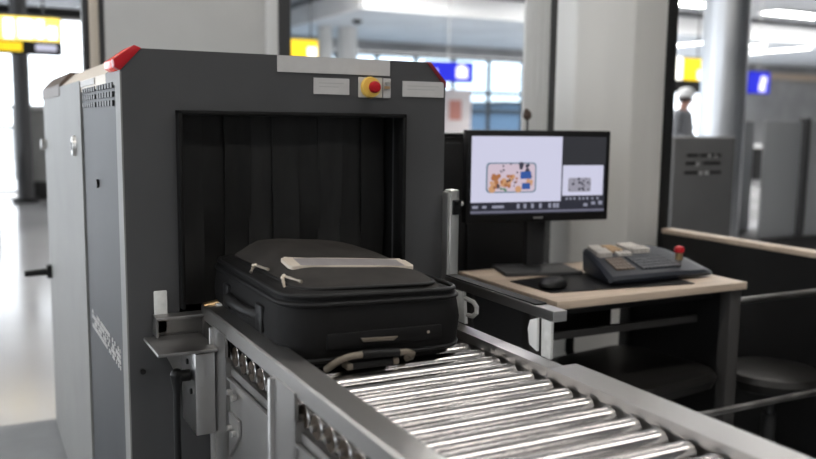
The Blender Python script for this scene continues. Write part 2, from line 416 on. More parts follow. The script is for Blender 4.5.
# right hall: cylinder column, cabinet with slots, gate, counter, person
t = thing('round_column', 'tall round satin steel column rising to the ceiling', 'column', (5.46, 5.2, 0))
MB().cyl((5.66, 5.2, .05), (5.66, 5.2, 4.4), .185, n=48).build('shaft', 'chrome', t)
MB().cyl((5.66, 5.2, 0), (5.66, 5.2, .1), .21, n=48).build('base_ring', 'dkpost', t)

t = thing('equipment_cabinet', 'grey sheet metal cabinet with slots in front of the round column', 'cabinet', (4.22, 4.2, 0))
MB().box(3.96, 4.50, 4.0, 4.3, .02, 1.18, .012).build('body', 'greypanel', t)
def slots(rows, name, m_):
    for z, segs in rows:
        for x0, x1 in segs: MB().box(x0, x1, 3.995, 3.999, z, z+.018).build(name, m_, t, False)
slots([(1.055, ((4.07, 4.16), (4.18, 4.25), (4.27, 4.36))), (1.005, ((4.06, 4.15), (4.21, 4.36))), (.945, ((4.05, 4.17), (4.27, 4.37)))], 'slot', 'signk')
slots([(1.052, ((4.25, 4.27), (4.30, 4.33))), (1.0, ((4.14, 4.17),)), (.942, ((4.18, 4.20), (4.23, 4.26)))], 'slot', 'slit')
MB().box(3.98, 4.48, 4.02, 4.28, 0, .03).build('plinth', 'signk', t)

t = thing('security_gate', 'smoked acrylic gate panels with dark post to the right of the round column', 'gate', (6.3, 5.2, 0))
MB().box(5.96, 6.42, 5.0, 5.03, .30, 1.30, .02).build('glass_panel', 'frost', t)
MB().box(6.52, 7.4, 5.0, 5.03, .30, 1.30, .02).build('glass_panel', 'frost', t)
MB().box(6.44, 6.50, 4.98, 5.05, .0, 1.33, .006).build('post', 'dkpost', t)
MB().box(5.93, 7.42, 4.95, 5.6, .0, .30, .02).build('base', 'dkgrey', t)
MB().box(5.96, 6.42, 5.5, 5.53, .30, 1.30, .02).build('glass_panel', 'frost', t)

t = thing('counter', 'low dark counter with pale top by the grey far wall', 'counter', (16.6, 14.6, 0))
MB().box(15.7, 17.0, 14.1, 14.9, .0, .75, .02).build('body', 'signk', t)
MB().box(15.6, 17.1, 14.0, 15.0, .75, .82, .01).build('worktop', 'white', t)

# person in the distance: skin-modifier body, clothes, cap
def skin_mesh(name, joints, edges, m_, parent, root=0, sub=2):
    me = bpy.data.meshes.new(name); me.from_pydata([j[0] for j in joints], edges, []); me.materials.append(MT[m_])
    o = bpy.data.objects.new(name, me); COL.objects.link(o)
    o.parent = parent
    sk = o.modifiers.new('skin', 'SKIN'); sk.use_smooth_shade = True
    for i, j in enumerate(joints):
        sv = me.skin_vertices[0].data[i]; r = j[1]
        sv.radius = (r, r) if not isinstance(r, tuple) else r; sv.use_root = (i == root)
    s_ = o.modifiers.new('sub', 'SUBSURF'); s_.levels = sub; s_.render_levels = sub
    return o
P0 = (9.02, 9.0, 0)
per = thing('person', 'person in a white cap and grey shirt standing beyond the grey cabinet, looking down', 'person', P0, math.radians(20), local=True)
J = [((0, 0, .93), (.15, .11)), ((0, .0, 1.12), (.14, .10)), ((0, .0, 1.32), (.17, .11)), ((0, 0, 1.43), (.10, .08)), ((0, -.02, 1.50), .052), ((0, -.05, 1.60), (.075, .09)), ((0, -.055, 1.67), (.072, .085)),
     ((.19, 0, 1.40), .055), ((.23, -.02, 1.12), .042), ((.16, -.22, 1.02), .033), ((.12, -.29, 1.02), .03),
     ((-.19, 0, 1.40), .055), ((-.23, -.02, 1.12), .042), ((-.16, -.22, 1.02), .033), ((-.12, -.29, 1.02), .03),
     ((.09, 0, .82), .085), ((.10, -.01, .47), .058), ((.10, .02, .08), .042), ((.10, -.12, .04), .038),
     ((-.09, 0, .82), .085), ((-.10, -.01, .47), .058), ((-.10, .02, .08), .042), ((-.10, -.12, .04), .038)]
E_ = [(0, 1), (1, 2), (2, 3), (3, 4), (4, 5), (5, 6), (3, 7), (7, 8), (8, 9), (9, 10), (3, 11), (11, 12), (12, 13), (13, 14), (0, 15), (15, 16), (16, 17), (17, 18), (0, 19), (19, 20), (20, 21), (21, 22)]
skin_mesh('body', J, E_, 'skin', per)
Js = [((0, 0, .90), (.175, .135)), ((0, 0, 1.12), (.165, .125)), ((0, 0, 1.32), (.19, .13)), ((0, 0, 1.43), (.115, .095)), ((.2, 0, 1.40), .07), ((.235, -.02, 1.12), .057), ((.17, -.19, 1.03), .046), ((-.2, 0, 1.40), .07), ((-.235, -.02, 1.12), .057), ((-.17, -.19, 1.03), .046)]
skin_mesh('shirt', Js, [(0, 1), (1, 2), (2, 3), (3, 4), (4, 5), (5, 6), (3, 7), (7, 8), (8, 9)], 'shirt', per)
Jt = [((0, 0, .95), (.165, .125)), ((.09, 0, .80), .10), ((.10, -.01, .47), .075), ((.10, .02, .08), .062), ((-.09, 0, .80), .10), ((-.10, -.01, .47), .075), ((-.10, .02, .08), .062)]
skin_mesh('trousers', Jt, [(0, 1), (1, 2), (2, 3), (0, 4), (4, 5), (5, 6)], 'trousers', per)
def lp(mb, name, m_):
    o = mb.build(name, m_, per); o.matrix_parent_inverse = Matrix(); return o
lp(MB().lathe([(.115, 0), (.118, .02), (.112, .07), (.085, .11), (.03, .13)], (0, -.045, 1.655), 20).prism([(-.08, -.13), (.08, -.13), (.06, -.22), (-.06, -.22)], 'z', 1.655, 1.668), 'cap', 'cap')
lp(MB().sphere((0, -.03, 1.63), .098, (1, 1.05, .75)), 'hair', 'hair')
f = MB().sphere((-.035, -.135, 1.615), .012).sphere((.035, -.135, 1.615), .012).box(-.025, .025, -.145, -.13, 1.54, 1.548)
lp(f, 'eyes', 'hair')
lp(MB().prism([(-.014, -.13), (.014, -.13), (0, -.165)], 'z', 1.575, 1.61, .003), 'nose', 'skin')
for s_ in (-1, 1):
    lp(MB().box(s_*.10-.045, s_*.10+.045, -.20, .06, 0, .07, .02), 'shoe', 'signk')
    h = MB().box(s_*.115-.03, s_*.115+.03, -.37, -.29, 1.005, 1.03, .01)
    for k in range(4): h.tube([(s_*.115-.024+k*.016, -.36, 1.018), (s_*.115-.024+k*.016, -.40, 1.014), (s_*.115-.024+k*.016, -.42-.005*(k in (1, 2)), .998)], .0075, 8)
    h.tube([(s_*.115-s_*.026, -.31, 1.015), (s_*.115-s_*.05, -.345, 1.01), (s_*.115-s_*.045, -.37, 1.0)], .009, 8)
    lp(h, 'hand', 'skin')

# distant low terminal outside the middle windows
for i, (x0, x1, y, h, l) in enumerate(((20, 34, 46, 1.9, 'low bluish terminal building outside the middle windows'), (34.5, 44, 52, 2.6, 'taller bluish terminal building outside, beyond the low one'))):
    t = thing('terminal_building', l, 'building', ((x0+x1)/2, y, -.5))
    MB().box(x0, x1, y, y+8, -.5, h).build('hall', 'building', t, False)
    MB().box(x0-.2, x1+.2, y-.2, y+8.2, h, h+.25).build('roof', 'dkpost', t, False)

# ================================================================== X-RAY MACHINE
X0, X1, YF, YB, ZT = .288, 1.043, 1.817, 3.72, 1.393
OX0, OX1, OZ0, OZ1 = .396, .929, .79, 1.27
CH = .042
xm = thing('xray_machine', 'large dark grey baggage x-ray scanner with black curtained tunnel', 'x-ray scanner', ((X0+X1)/2, (YF+YB)/2, 0))
yb = YF+.055
fb = MB()
fb.prism([(X0, 0), (OX0, 0), (OX0, ZT), (X0+CH, ZT), (X0, ZT-CH-.003)], 'y', YF, yb)
fb.prism([(X1, 0), (OX1, 0), (OX1, ZT), (X1-CH, ZT), (X1, ZT-CH-.003)], 'y', YF, yb)
fb.box(OX0, OX1, YF, yb, OZ1, ZT).box(OX0, OX1, YF, yb, 0, OZ0)
fb.build('front_panel', 'paint', xm, False)
eb = MB().box(X0-.0015, X0+.002, YF-.0006, yb+.006, 0, ZT-CH-.006)
eb.build('edge_strip', 'paint_light', xm, False, 'light grey vertical edge strip')
# body sections behind the front
def hull(x0, x1, zt, ch): return [(x0, .0), (x1, .0), (x1, zt-ch), (x1-ch, zt), (x0+ch, zt), (x0, zt-ch)]
def shell(y0, y1, name, m_, x0=X0+.004, label=None):
    b = MB(); xi, th = .06, .02
    zt = ZT
    b.prism([(x0, .02), (x0+th, .02), (x0+th, zt-CH-.03), (x0, zt-CH)], 'y', y0, y1)
    return b.build(name, m_, xm, False, label)
shell(yb+.012, 2.47, 'side_panel', 'paint_mid', label='mid grey front side panel with vents')
shell(2.478, 3.64, 'side_panel', 'paint_light', x0=X0-.002, label='light grey rear side panel with a lock')
MB().box(X0+.006, X0+.03, 3.645, YB, .0, ZT-CH-.02).build('rear_edge', 'paint_mid', xm, False)
MB().prism([(X0+.002, ZT-CH-.001), (X0+CH+.004, ZT-.001), (X1-CH, ZT-.001), (X1, ZT-CH), (X1, ZT-CH-.03), (X0+.002, ZT-CH-.03)], 'y', yb+.16, 3.00).build('top_cover', 'beige', xm, False, 'pale beige sloped top cover')
MB().prism([(X0+.002, ZT-CH-.001), (X0+CH+.004, ZT-.001), (X1-CH, ZT-.001), (X1, ZT-CH), (X1, ZT-CH-.03), (X0+.002, ZT-CH-.03)], 'y', yb, yb+.158).build('top_front', 'paint_light', xm, False)
MB().prism([(X0-.004, ZT-CH-.001), (X0-.002, ZT-CH+.01), (X0+CH-.01, ZT+.006), (X0+.3, ZT+.006), (X0+.3, ZT-CH-.03), (X0-.004, ZT-CH-.03)], 'y', 3.002, 3.66, .002).build('top_end_cap', 'brown', xm, False)
MB().box(X1-.02, X1-.002, yb, 3.7, 0.02, ZT-CH-.02).build('side_panel', 'paint', xm, False)
MB().box(X0+.03, X1-.03, 3.68, 3.70, .02, ZT-.05).build('rear_panel', 'paint', xm, False)
# tunnel liner, hood, belt, curtain
tl = MB()
tl.box(OX0-.01, OX0, yb, 3.66, OZ0, OZ1+.01).box(OX1, OX1+.01, yb, 3.66, OZ0, OZ1+.01).box(OX0-.01, OX1+.01, yb, 3.66, OZ1, OZ1+.01)
tl.build('tunnel_liner', 'black', xm, False)
MB().box(OX0, OX1, YF+.005, 3.66, OZ0-.0, OZ0+.025).build('belt', 'black', xm, False)
hd = MB()
hy = YF-.022
hd.box(OX0, OX0+.010, hy, YF+.03, .85, OZ1, .003).box(OX1-.010, OX1, hy, YF+.03, .815, OZ1, .003).box(OX0, OX1, hy, YF+.03, OZ1-.010, OZ1, .003)
hd.build('tunnel_hood', 'black', xm)
n = 9
for k in range(n):
    xa = OX0+.013+(OX1-OX0-.026)*k/n; xb = xa+(OX1-OX0-.026)/n+.006
    y = YF+.085+(.006 if k % 2 else 0)
    b = MB(); L = []
    zt_, zb_ = OZ1-.004, .835
    for i in range(9):
        z = zt_+(zb_-zt_)*i/8
        dy = (.010*math.sin(i*.9+k*1.7))*i/8
        L.append([(xa, y+dy, z), (xb, y+dy+.004*math.sin(k), z), (xb, y+dy+.004+.004*math.sin(k), z), (xa, y+dy+.004, z)])
    b.loft(L).build('curtain_strip', 'curtain' if k % 3 else 'curtain_b', xm)
MB().box(OX0+.012, OX1-.012, YF+.105, YF+.115, .835, OZ1-.003).build('rear_curtain', 'curtain', xm, False)
# plates, emergency stop, key switch
MB().box(.618, .892, YF-.003, YF, 1.357, 1.3925).build('name_plate', 'plate', xm, False, 'long pale blank name plate')
def small_plate(x0, x1, z0, z1):
    o = MB().box(x0, x1, YF-.003, YF, z0, z1).build('label_plate', 'plate', xm, False)
    g = MB()
    for i in range(2): g.box(x0+.012, x1-.014-.012*i, YF-.0034, YF-.003, z1-.012-.008*i, z1-.0105-.008*i)
    q = g.build('print_lines', mat('faint_print', (.40, .40, .39), .6), o, False)
small_plate(.703, .789, 1.311, 1.347); small_plate(.926, 1.037, 1.3105, 1.347)
eb = MB().box(.812, .872, YF-.004, YF, 1.306, 1.352, .001).build('stop_base', 'keypale', xm, False)
MB().cyl((.841, YF-.004, 1.3295), (.841, YF-.014, 1.3295), .0245, .0225, 28).build('stop_collar', 'yellow', eb)
R = Matrix.Translation((.843, YF-.014, 1.3295)) @ Matrix.Rotation(PI/2, 4, 'X')
MB().lathe([(.009, 0), (.009, .004), (.0132, .007), (.0135, .015), (.011, .020), (.004, .022)], (0, 0, 0), 24, R).build('stop_button', 'red', eb)
kb = MB().box(.874, .894, YF-.004, YF, 1.306, 1.351, .001).build('key_switch', 'plate', xm, False)
MB().box(.877, .891, YF-.006, YF-.004, 1.327, 1.333).build('amber_mark', 'keyorange', kb, False)
MB().cyl((.884, YF-.004, 1.340), (.884, YF-.010, 1.340), .005).build('lock_barrel', 'alu', kb)
# red corner warning lights (prisms on the chamfered corners)
def corner_light(side):
    x = X0 if side < 0 else X1; d = -side
    if side < 0: pts = [(x, ZT-CH-.003), (x+d*CH, ZT+.0005), (x+d*(CH-.014), ZT+.006), (x-d*.013, ZT-CH+.018), (x-d*.011, ZT-CH+.003)]
    else: pts = [(x+.0008, ZT-CH-.017), (x+.0008, ZT-CH-.003), (x-CH, ZT+.0008), (x-CH-.012, ZT+.0008)]
    o = MB().prism(pts, 'y', YF-.003, YF+.03, .0008).build('warning_light', 'red' if side < 0 else 'red_shaded', xm)
    if side < 0: MB().prism(pts, 'y', YF+.031, YF+.13, .0012).build('lens', 'redlit', o)
corner_light(-1); corner_light(1)
# vents on the side panel
for h in range(2):
    v = MB()
    for r_ in range(3):
        z = 1.322-.019*r_
        for k in range(6):
            y = 1.93+.272*h+.042*k
            v.box(X0-.0005, X0+.003, y, y+.026, z-.006, z+.006)
    v.build('vent', 'signk', xm, False)
MB().box(X0-.001, X0+.003, 2.20, 2.465, 1.333, 1.348).build('pale_tape', 'plate', xm, False)
MB().cyl((X0+.003, 2.21, 1.092), (X0-.002, 2.21, 1.092), .011).build('bolt_hole', 'signk', xm)
lk = MB().cyl((X0, 2.62, 1.172), (X0-.012, 2.62, 1.172), .032, .027).build('lock', 'alu', xm)
MB().box(X0-.0135, X0-.012, 2.612, 2.628, 1.16, 1.184).build('key_slot', 'signk', lk, False)
lv = MB().box(X0-.02, X0+.005, 3.55, 3.60, .63, .68, .004).cyl((X0-.01, 3.57, .655), (X0-.10, 3.57, .650), .014, .011).build('lever_handle', 'signk', xm)
MB().cyl((X0, 3.60, 1.15), (X0-.02, 3.60, 1.15), .02).build('hinge_cap', 'alu', xm)
# speckled white lettering strip low on the side panel
g = MB(); rr = random.Random(3)
yy = 1.945
while yy < 2.40:
    w_ = rr.uniform(.006, .014)
    for zz in (.690, .703, .716, .729):
        if rr.random() < .7: g.box(X0+.0025, X0+.0042, yy, yy+w_, zz, zz+.009)
    yy += w_+rr.uniform(.003, .007)
g.build('lettering_strip', 'plate', xm, False)
# seams and screw low on the front
MB().box(.380, .383, YF-.0008, YF+.001, 0, .76).build('panel_seam', 'steel_dk', xm, False)
MB().cyl((.316, YF, .72), (.316, YF-.006, .72), .006).build('screw', 'signk', xm)

# ================================================================== ROLLER CONVEYOR
GX = .437          # outer plane of the left guard
rc = thing('roller_conveyor', 'stainless steel roller table with side guard rails feeding the scanner', 'conveyor', (.66, 1.0, 0))
G0, G1 = .20, 1.795
# folded sheet guard: top face, outer face, inner lip
g = MB().prism([(GX, .829), (GX, .8565), (GX+.0035, .860), (.4845, .860), (.488, .8565), (.488, .845), (.484, .845), (.484, .8555), (GX+.0045, .8555), (GX+.0045, .829)], 'y', G0, G1)
g.build('guard_rail', 'steel', rc)
MB().box(GX+.004, .486, G1-.003, G1, .834, .858).build('guard_end', 'steel', rc, False)
MB().box(.462, .488, 1.755, 1.793, .860, .863, .001).cyl((.482, 1.775, .863), (.482, 1.775, .879), .007, n=12).build('guard_stop', 'clear', rc)
for ya, yb_ in ((1.770, 1.79), (1.60, 1.692), (1.205, 1.312), (.72, .82)):
    p = MB()
    if yb_-ya < .05: p.box(GX, GX+.005, ya, yb_, .70, .840)
    else:
        p.box(GX-.003, GX+.003, ya, yb_, .0, .835)
        p.box(GX-.012, GX+.003, yb_-.012, yb_, .0, .832, .003)
        p.box(GX-.003, GX+.03, ya-.004, ya+.003, .0, .79)
    p.build('post', 'steel', rc)
# left side sheet under the roller ends
for ya, yb_ in ((.25, .72), (.82, 1.205), (1.312, 1.585)):
    MB().box(GX+.002, GX+.006, ya, yb_, .45, .757).prism([(GX-.004, .757), (GX+.035, .757), (GX+.035, .752), (GX-.004, .752)], 'y', ya, yb_).build('side_sheet', 'steel', rc, False)
MB().box(GX+.007, GX+.011, .22, 1.795, .70, .772).build('bearing_rail', 'steel_dk', rc, False)
b = MB().prism([(1.51, .66), (1.575, .60), (1.575, .69), (1.51, .69)], 'x', GX-.004, GX+.001)
b.build('hinge_plate', 'steel', rc, False)
for z in (.735, .665):
    for y, dz in ((1.555, 0), (1.53, -.004)):
        MB().cyl((GX-.002, y, z+dz), (GX-.012, y, z+dz), .006, n=10).build('bolt', 'alu', rc)
# rollers
roller_y = [1.745-.0537*k for k in range(28)]
first = None
for k, y in enumerate(roller_y):
    if first is None:
        R = Matrix.Rotation(PI/2, 4, 'Y')
        b = MB(); r = .0205
        b.lathe([(.012, 0), (.0195, 0), (.0195, 0), (r, .001), (r, .0011), (r, .425), (r, .4251), (.0195, .426), (.0195, .426), (.012, .426)], (0, 0, 0), 32, R)
        o = b.build('roller', 'steel_x', rc); first = o
        # place locally
        s1 = MB().lathe([(.005, -.008), (.005, .434)], (0, 0, 0), 10, R).build('shaft', 'steel_dk', o)
        s2 = MB().lathe([(.006, -.0012), (.0185, -.0012), (.0185, .002), (.006, .002)], (0, 0, 0), 20, R).build('bearing', 'bearing', o)
        kids = (s1, s2)
    else:
        o = first.copy(); COL.objects.link(o)
        for c in kids:
            d = c.copy(); COL.objects.link(d); d.parent = o; d.matrix_parent_inverse = Matrix()
    o.parent = rc; o.matrix_parent_inverse = Matrix()
    o.location = Vector((.450, y, .7945)) - rc.location
# right frame channel
rg = MB()
rg.prism([(.883, .812), (.883, .830), (.9175, .830), (.9175, .70), (.9125, .70), (.9125, .8255), (.8875, .8255), (.8875, .812)], 'y', 1.168, 1.795)
rg.build('right_rail', 'steel', rc)
rg = MB()
rg.prism([(.883, .812), (.883, .830), (.9465, .830), (.9465, .70), (.9415, .70), (.9415, .8255), (.8875, .8255), (.8875, .812)], 'y', .20, 1.166)
rg.build('right_rail', 'steel', rc)
MB().box(.886, .890, .22, 1.79, .70, .8125).build('bearing_rail', 'steel_dk', rc, False)
for y in (.45, 1.30): MB().box(.893, .925, y, y+.04, .0, .80).build('leg', 'steel_dk', rc, False)
MB().box(.46, .90, .62, .65, .50, .54).build('cross_brace', 'steel_dk', rc, False)
# right guard bar on pale brackets
MB().box(.917, .947, 1.197, 1.585, .900, .920, .0015).build('guard_bar', 'steel', rc, False)
MB().box(.919, .945, 1.255, 1.585, .9200, .9225).build('bar_reflection', 'black', rc, False)  # dark reflection on the bar's steel top, built as a black strip
br = MB().prism([(1.206, .830), (1.234, .830), (1.236, .902), (1.206, .902)], 'x', .919, .925, .001)
br.build('bracket', 'clear', rc)
br = MB().prism([(1.238, .838), (1.262, .846), (1.268, .875), (1.262, .892), (1.240, .900)], 'x', .912, .918, .001)
br.build('bracket_plate', 'white', rc)
br = MB().prism([(1.505, .830), (1.545, .830), (1.56, .90), (1.515, .90)], 'x', .921, .929, .001)
br.tube([(.925, 1.50, .850), (.925, 1.48, .852), (.925, 1.466, .862), (.925, 1.466, .874), (.925, 1.478, .882), (.925, 1.51, .884)], .005, 8)
br.build('bracket', 'clear', rc)
# end fittings by the scanner mouth, left
MB().box(.341, .369, 1.806, 1.812, .800, .892, .0028).build('white_tab', 'clear', rc)
bm_ = MB().box(.338, .470, 1.772, 1.812, .835, .842, .001).box(.338, .342, 1.772, 1.812, .80, .838)
bm_.box(.342, .47, 1.806, 1.811, .76, .838)
bm_.build('end_beam', 'steel_dk', rc)
MB().prism([(.340, .80), (.436, .80), (.436, .60), (.405, .66)], 'y', 1.796, 1.801).build('gusset', 'steel_dk', rc, False)
MB().box(.315, .432, 1.645, 1.793, .792, .799, .002).build('tray_plate', 'steel_dk', rc)
b = MB().box(.392, .432, 1.668, 1.792, .615, .785, .003)
b.build('mount_box', 'steel', rc)
for y, z in ((1.73, .755), (1.735, .725), (1.70, .70)): MB().cyl((.392, y, z), (.3885, y, z), .006, n=12).build('bolt', 'signk', rc)
MB().tube([(.44+.03*k, 1.78, .852+.006*math.sin(k*2)) for k in range(2)], .012, 10).sphere((.45, 1.772, .842), .012).build('fitting', 'brass', rc)

# power cable hanging from the mount box
pc = thing('power_cable', 'black cable with plug hanging from the steel mount box', 'cable', (.358, 1.64, 0))
MB().cyl((.362, 1.70, .735), (.388, 1.70, .735), .012, n=14).cyl((.362, 1.70, .735), (.362, 1.70, .70), .013, .008, 14).sphere((.362, 1.70, .738), .0135).build('plug', 'bezel', pc)
MB().tube([(.362, 1.70, .715), (.361, 1.70, .62), (.362, 1.702, .45), (.360, 1.70, .25), (.358, 1.695, .10), (.35, 1.67, .02), (.34, 1.60, .008), (.33, 1.50, .008)], .0075).build('cord', 'bezel', pc)

# post beside the scanner mouth
pp = thing('guard_post', 'slim aluminium profile post beside the front edge of the scanner', 'post', (1.075, 1.79, 0))
MB().box(1.035, 1.060, 1.768, 1.80, .0, 1.09, .003).box(1.029, 1.035, 1.771, 1.797, .0, 1.085, .001).build('profile', 'alu', pp)
MB().box(1.04, 1.063, 1.763, 1.804, 1.03, 1.066, .002).cyl((1.05, 1.763, 1.062), (1.05, 1.752, 1.062), .005).build('clamp', 'bezel', pp)
MB().cyl((1.063, 1.78, 1.055), (1.075, 1.78, 1.055), .006, n=12).build('clamp_screw', 'alu', pp)
MB().box(1.03, 1.085, 1.75, 1.812, 0, .012).build('foot_plate', 'alu', pp)

# ================================================================== SUITCASE
BX0, BX1, BY0, BY1 = .474, .836, 1.352, 1.862
ZB = .8155
sc_ = thing('suitcase', 'black soft trolley suitcase lying flat on the rollers at the tunnel mouth', 'suitcase', ((BX0+BX1)/2, (BY0+BY1)/2, ZB))
def lean(x): return 1-.035*(x-BX0)/(BX1-BX0)
L = []
for z, ins, r in ((ZB, .022, .055), (ZB+.008, .008, .06), (ZB+.03, .0, .062), (ZB+.075, -.004, .064), (ZB+.11, .0, .064), (ZB+.125, .004, .062)):
    L.append(rrect(BX0+ins, BX1-ins, BY0+ins, BY1-ins, r, z, 8))
MB().loft(L).build('body', 'fabric', sc_)
def ring(z, ins, r, rad, name, m_):
    p = rrect(BX0+ins, BX1-ins, BY0+ins, BY1-ins, r, z, 8); p.append(p[0]); p.append(p[1])
    return MB().tube(p, rad, 8).build(name, m_, sc_)
ring(ZB+.1195, .001, .064, .0050, 'piping', 'piping')
ring(ZB+.020, .001, .062, .0045, 'piping', 'piping')
# expanded lid and bulging front pocket: front side slopes up to the back
def lid_level(z, fx0, fx1, fy0, fy1, r, tilt=0.):
    return rrect(BX0+fx0, BX1-fx1, BY0+fy0, BY1-fy1, r, lambda x, y: z-tilt*(x-BX0)/(BX1-BX0), 8)
L = [lid_level(ZB+.120, .004, .004, .004, .004, .062), lid_level(ZB+.133, .006, .006, .006, .006, .060, .004), lid_level(ZB+.139, .020, .018, .020, .012, .055, .008),
     lid_level(ZB+.141, .030, .026, .030, .016, .05, .010)]
MB().loft(L).build('lid', 'fabric', sc_)
ring(ZB+.1335, .006, .06, .0048, 'piping', 'piping')
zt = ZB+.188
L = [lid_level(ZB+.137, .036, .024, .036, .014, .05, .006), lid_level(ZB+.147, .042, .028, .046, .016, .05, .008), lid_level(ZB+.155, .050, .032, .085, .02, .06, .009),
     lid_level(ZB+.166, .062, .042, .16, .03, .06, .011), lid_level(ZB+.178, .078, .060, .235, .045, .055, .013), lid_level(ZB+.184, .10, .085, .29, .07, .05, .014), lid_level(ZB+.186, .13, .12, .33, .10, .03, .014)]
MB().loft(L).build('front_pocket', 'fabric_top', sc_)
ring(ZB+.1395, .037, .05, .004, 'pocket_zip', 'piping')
# grey trim band across the pocket with cream edges (sits on the slope)
def slope_z(x, y):
    ys = [(BY0+.046, .147), (BY0+.085, .155), (BY0+.16, .166), (BY0+.235, .178), (BY0+.29, .184)]
    ti = [.008, .009, .011, .013, .014]
    for i in range(len(ys)-1):
        if y <= ys[i+1][0]:
            u = (y-ys[i][0])/(ys[i+1][0]-ys[i][0]); z = ys[i][1]+u*(ys[i+1][1]-ys[i][1]); tt = ti[i]+u*(ti[i+1]-ti[i]); break
    else: z = ys[-1][1]; tt = ti[-1]
    return ZB+z-tt*(x-BX0)/(BX1-BX0)
def band(x0, x1, ya, yb_, name, m_, h=.0022, n=14, endround=True):
    A, B = [], []
    top, bot = [], []
    for k in range(n+1):
        x = x0+(x1-x0)*k/n; u = abs(2*k/n-1); sh = (.010*u**4 if endround else 0)
        a, b_ = ya+sh, yb_-sh*.3
        top.append([(x, a, slope_z(x, a)+h), (x, b_, slope_z(x, b_)+h), (x, b_, slope_z(x, b_)-.004), (x, a, slope_z(x, a)-.004)])
    return MB().loft(top).build(name, m_, sc_)
band(.540, .794, BY0+.150, BY0+.200, 'trim_band', 'stripe')
band(.541, .793, BY0+.1475, BY0+.1505, 'trim_edge', 'cream', .0026, endround=True)
band(.541, .793, BY0+.1985, BY0+.2005, 'trim_edge', 'cream', .0026)
band(.532, .556, BY0+.147, BY0+.200, 'trim_corner', 'cream', .0030)
band(.779, .799, BY0+.150, BY0+.197, 'trim_corner', 'cream', .0030)
# zip pulls by the left edge
def pull(p, q, name='zip_pull'):
    p, q = Vector(p), Vector(q); d = (q-p)
    o = MB().tube([p, p+d*.35, p+d*.7, q], [.002, .0032, .0022, .0034], 8).sphere(p, .0042).build(name, 'zipm', sc_)
    return o
pull((.508, 1.47, ZB+.150), (.498, 1.43, ZB+.135)); pull((.512, 1.475, ZB+.152), (.526, 1.42, ZB+.150))
pull((.500, 1.62, ZB+.150), (.488, 1.60, ZB+.141)); pull((.502, 1.615, ZB+.151), (.510, 1.56, ZB+.151))
# left side carry handle and strap loops
MB().tube([(BX0+.006, 1.50, ZB+.075), (BX0-.012, 1.53, ZB+.078), (BX0-.020, 1.60, ZB+.08), (BX0-.012, 1.67, ZB+.078), (BX0+.006, 1.70, ZB+.075)], .010).build('side_handle', 'piping', sc_)
MB().box(BX0-.008, BX0+.004, 1.47, 1.51, ZB+.05, ZB+.10, .004).build('strap_patch', 'piping', sc_)
MB().box(BX0-.008, BX0+.004, 1.69, 1.73, ZB+.05, ZB+.10, .004).build('strap_patch', 'piping', sc_)
# front face: band, metal badge, grab handle
FY = BY0-.004
MB().box(.545, .775, FY-.003, FY+.012, ZB+.038, ZB+.068, .004).build('front_band', 'fabric', sc_)
bd = MB().prism([(.612, ZB+.049), (.672, ZB+.046), (.682, ZB+.053), (.608, ZB+.056)], 'y', FY-.007, FY-.002, .001).build('metal_badge', 'tan', sc_)
MB().cyl((.745, FY-.004, ZB+.055), (.745, FY+.002, ZB+.055), .003, n=10).build('rivet', 'zipm', sc_)
def arc(pts, name, m_, r): return MB().tube(pts, r, 10).build(name, m_, sc_)
arc([(.546, FY+.004, ZB+.004), (.550, FY-.010, ZB+.014), (.562, FY-.016, ZB+.024), (.582, FY-.018, ZB+.029), (.604, FY-.018, ZB+.030)], 'handle_end', 'tan', .0065)
arc([(.604, FY-.018, ZB+.030), (.64, FY-.019, ZB+.029), (.676, FY-.019, ZB+.026)], 'handle_grip', 'piping', .008)
arc([(.676, FY-.018, ZB+.026), (.694, FY-.017, ZB+.025), (.706, FY-.014, ZB+.019), (.708, FY-.006, ZB+.011), (.703, FY+.004, ZB+.006)], 'handle_end', 'tan', .0065)
MB().box(.578, .672, FY-.022, FY+.006, ZB+.003, ZB+.018, .007).build('lower_grip', 'piping', sc_)
for x in (.580, .670): MB().box(x-.006, x+.006, FY-.024, FY+.004, ZB+.005, ZB+.017, .003).build('grip_clip', 'tan', sc_)
for x in (.53, .78): MB().cyl((x-.012, BY1-.03, ZB+.03), (x+.012, BY1-.03, ZB+.03), .024, n=18).build('wheel', 'bezel', sc_)
MB().box(BX1-.02, BX1+.006, 1.45, 1.60, ZB+.02, ZB+.085, .012).build('side_pocket', 'fabric', sc_)

# the soft case slumps a little towards its right side
for o in sc_.children:
    for v in o.data.vertices:
        u = min(1.2, max(0., (v.co.x-BX0)/(BX1-BX0)))
        v.co.z = ZB+(v.co.z-ZB)*(1-.085*u*u)

# ================================================================== OPERATOR DESK
DX0, DX1, DY0, DY1, DZ = 1.475, 2.24, 1.912, 2.46, .75
dk = thing('desk', 'pale wood topped operator desk with dark grey steel legs', 'desk', ((DX0+DX1)/2, (DY0+DY1)/2, 0))
MB().box(DX0, DX1, DY0, DY1, DZ-.024, DZ, .002).build('desktop', 'wood', dk)
for x, y in ((DX0+.018, DY0+.148), (DX0+.018, DY1-.06), (DX1-.058, DY0+.012), (DX1-.058, DY1-.06)):
    MB().box(x, x+.048, y, y+.045, 0, DZ-.024, .002).build('leg', 'deskmetal', dk)
MB().box(DX0+.066, DX1-.046, DY0+.158, DY0+.178, .588, .612, .002).build('front_beam', 'deskmetal', dk)
MB().box(DX0+.028, DX0+.038, DY0+.19, DY1-.06, .28, .724).build('side_panel', 'panelgrey', dk, False)
MB().box(DX1-.045, DX1-.035, DY0+.06, DY1-.06, .28, .724).build('side_panel', 'darkpanel', dk, False)
MB().box(DX0+.07, DX1-.06, DY0+.09, DY1-.06, .685, .70).build('drawer_tray', 'darkpanel', dk, False)

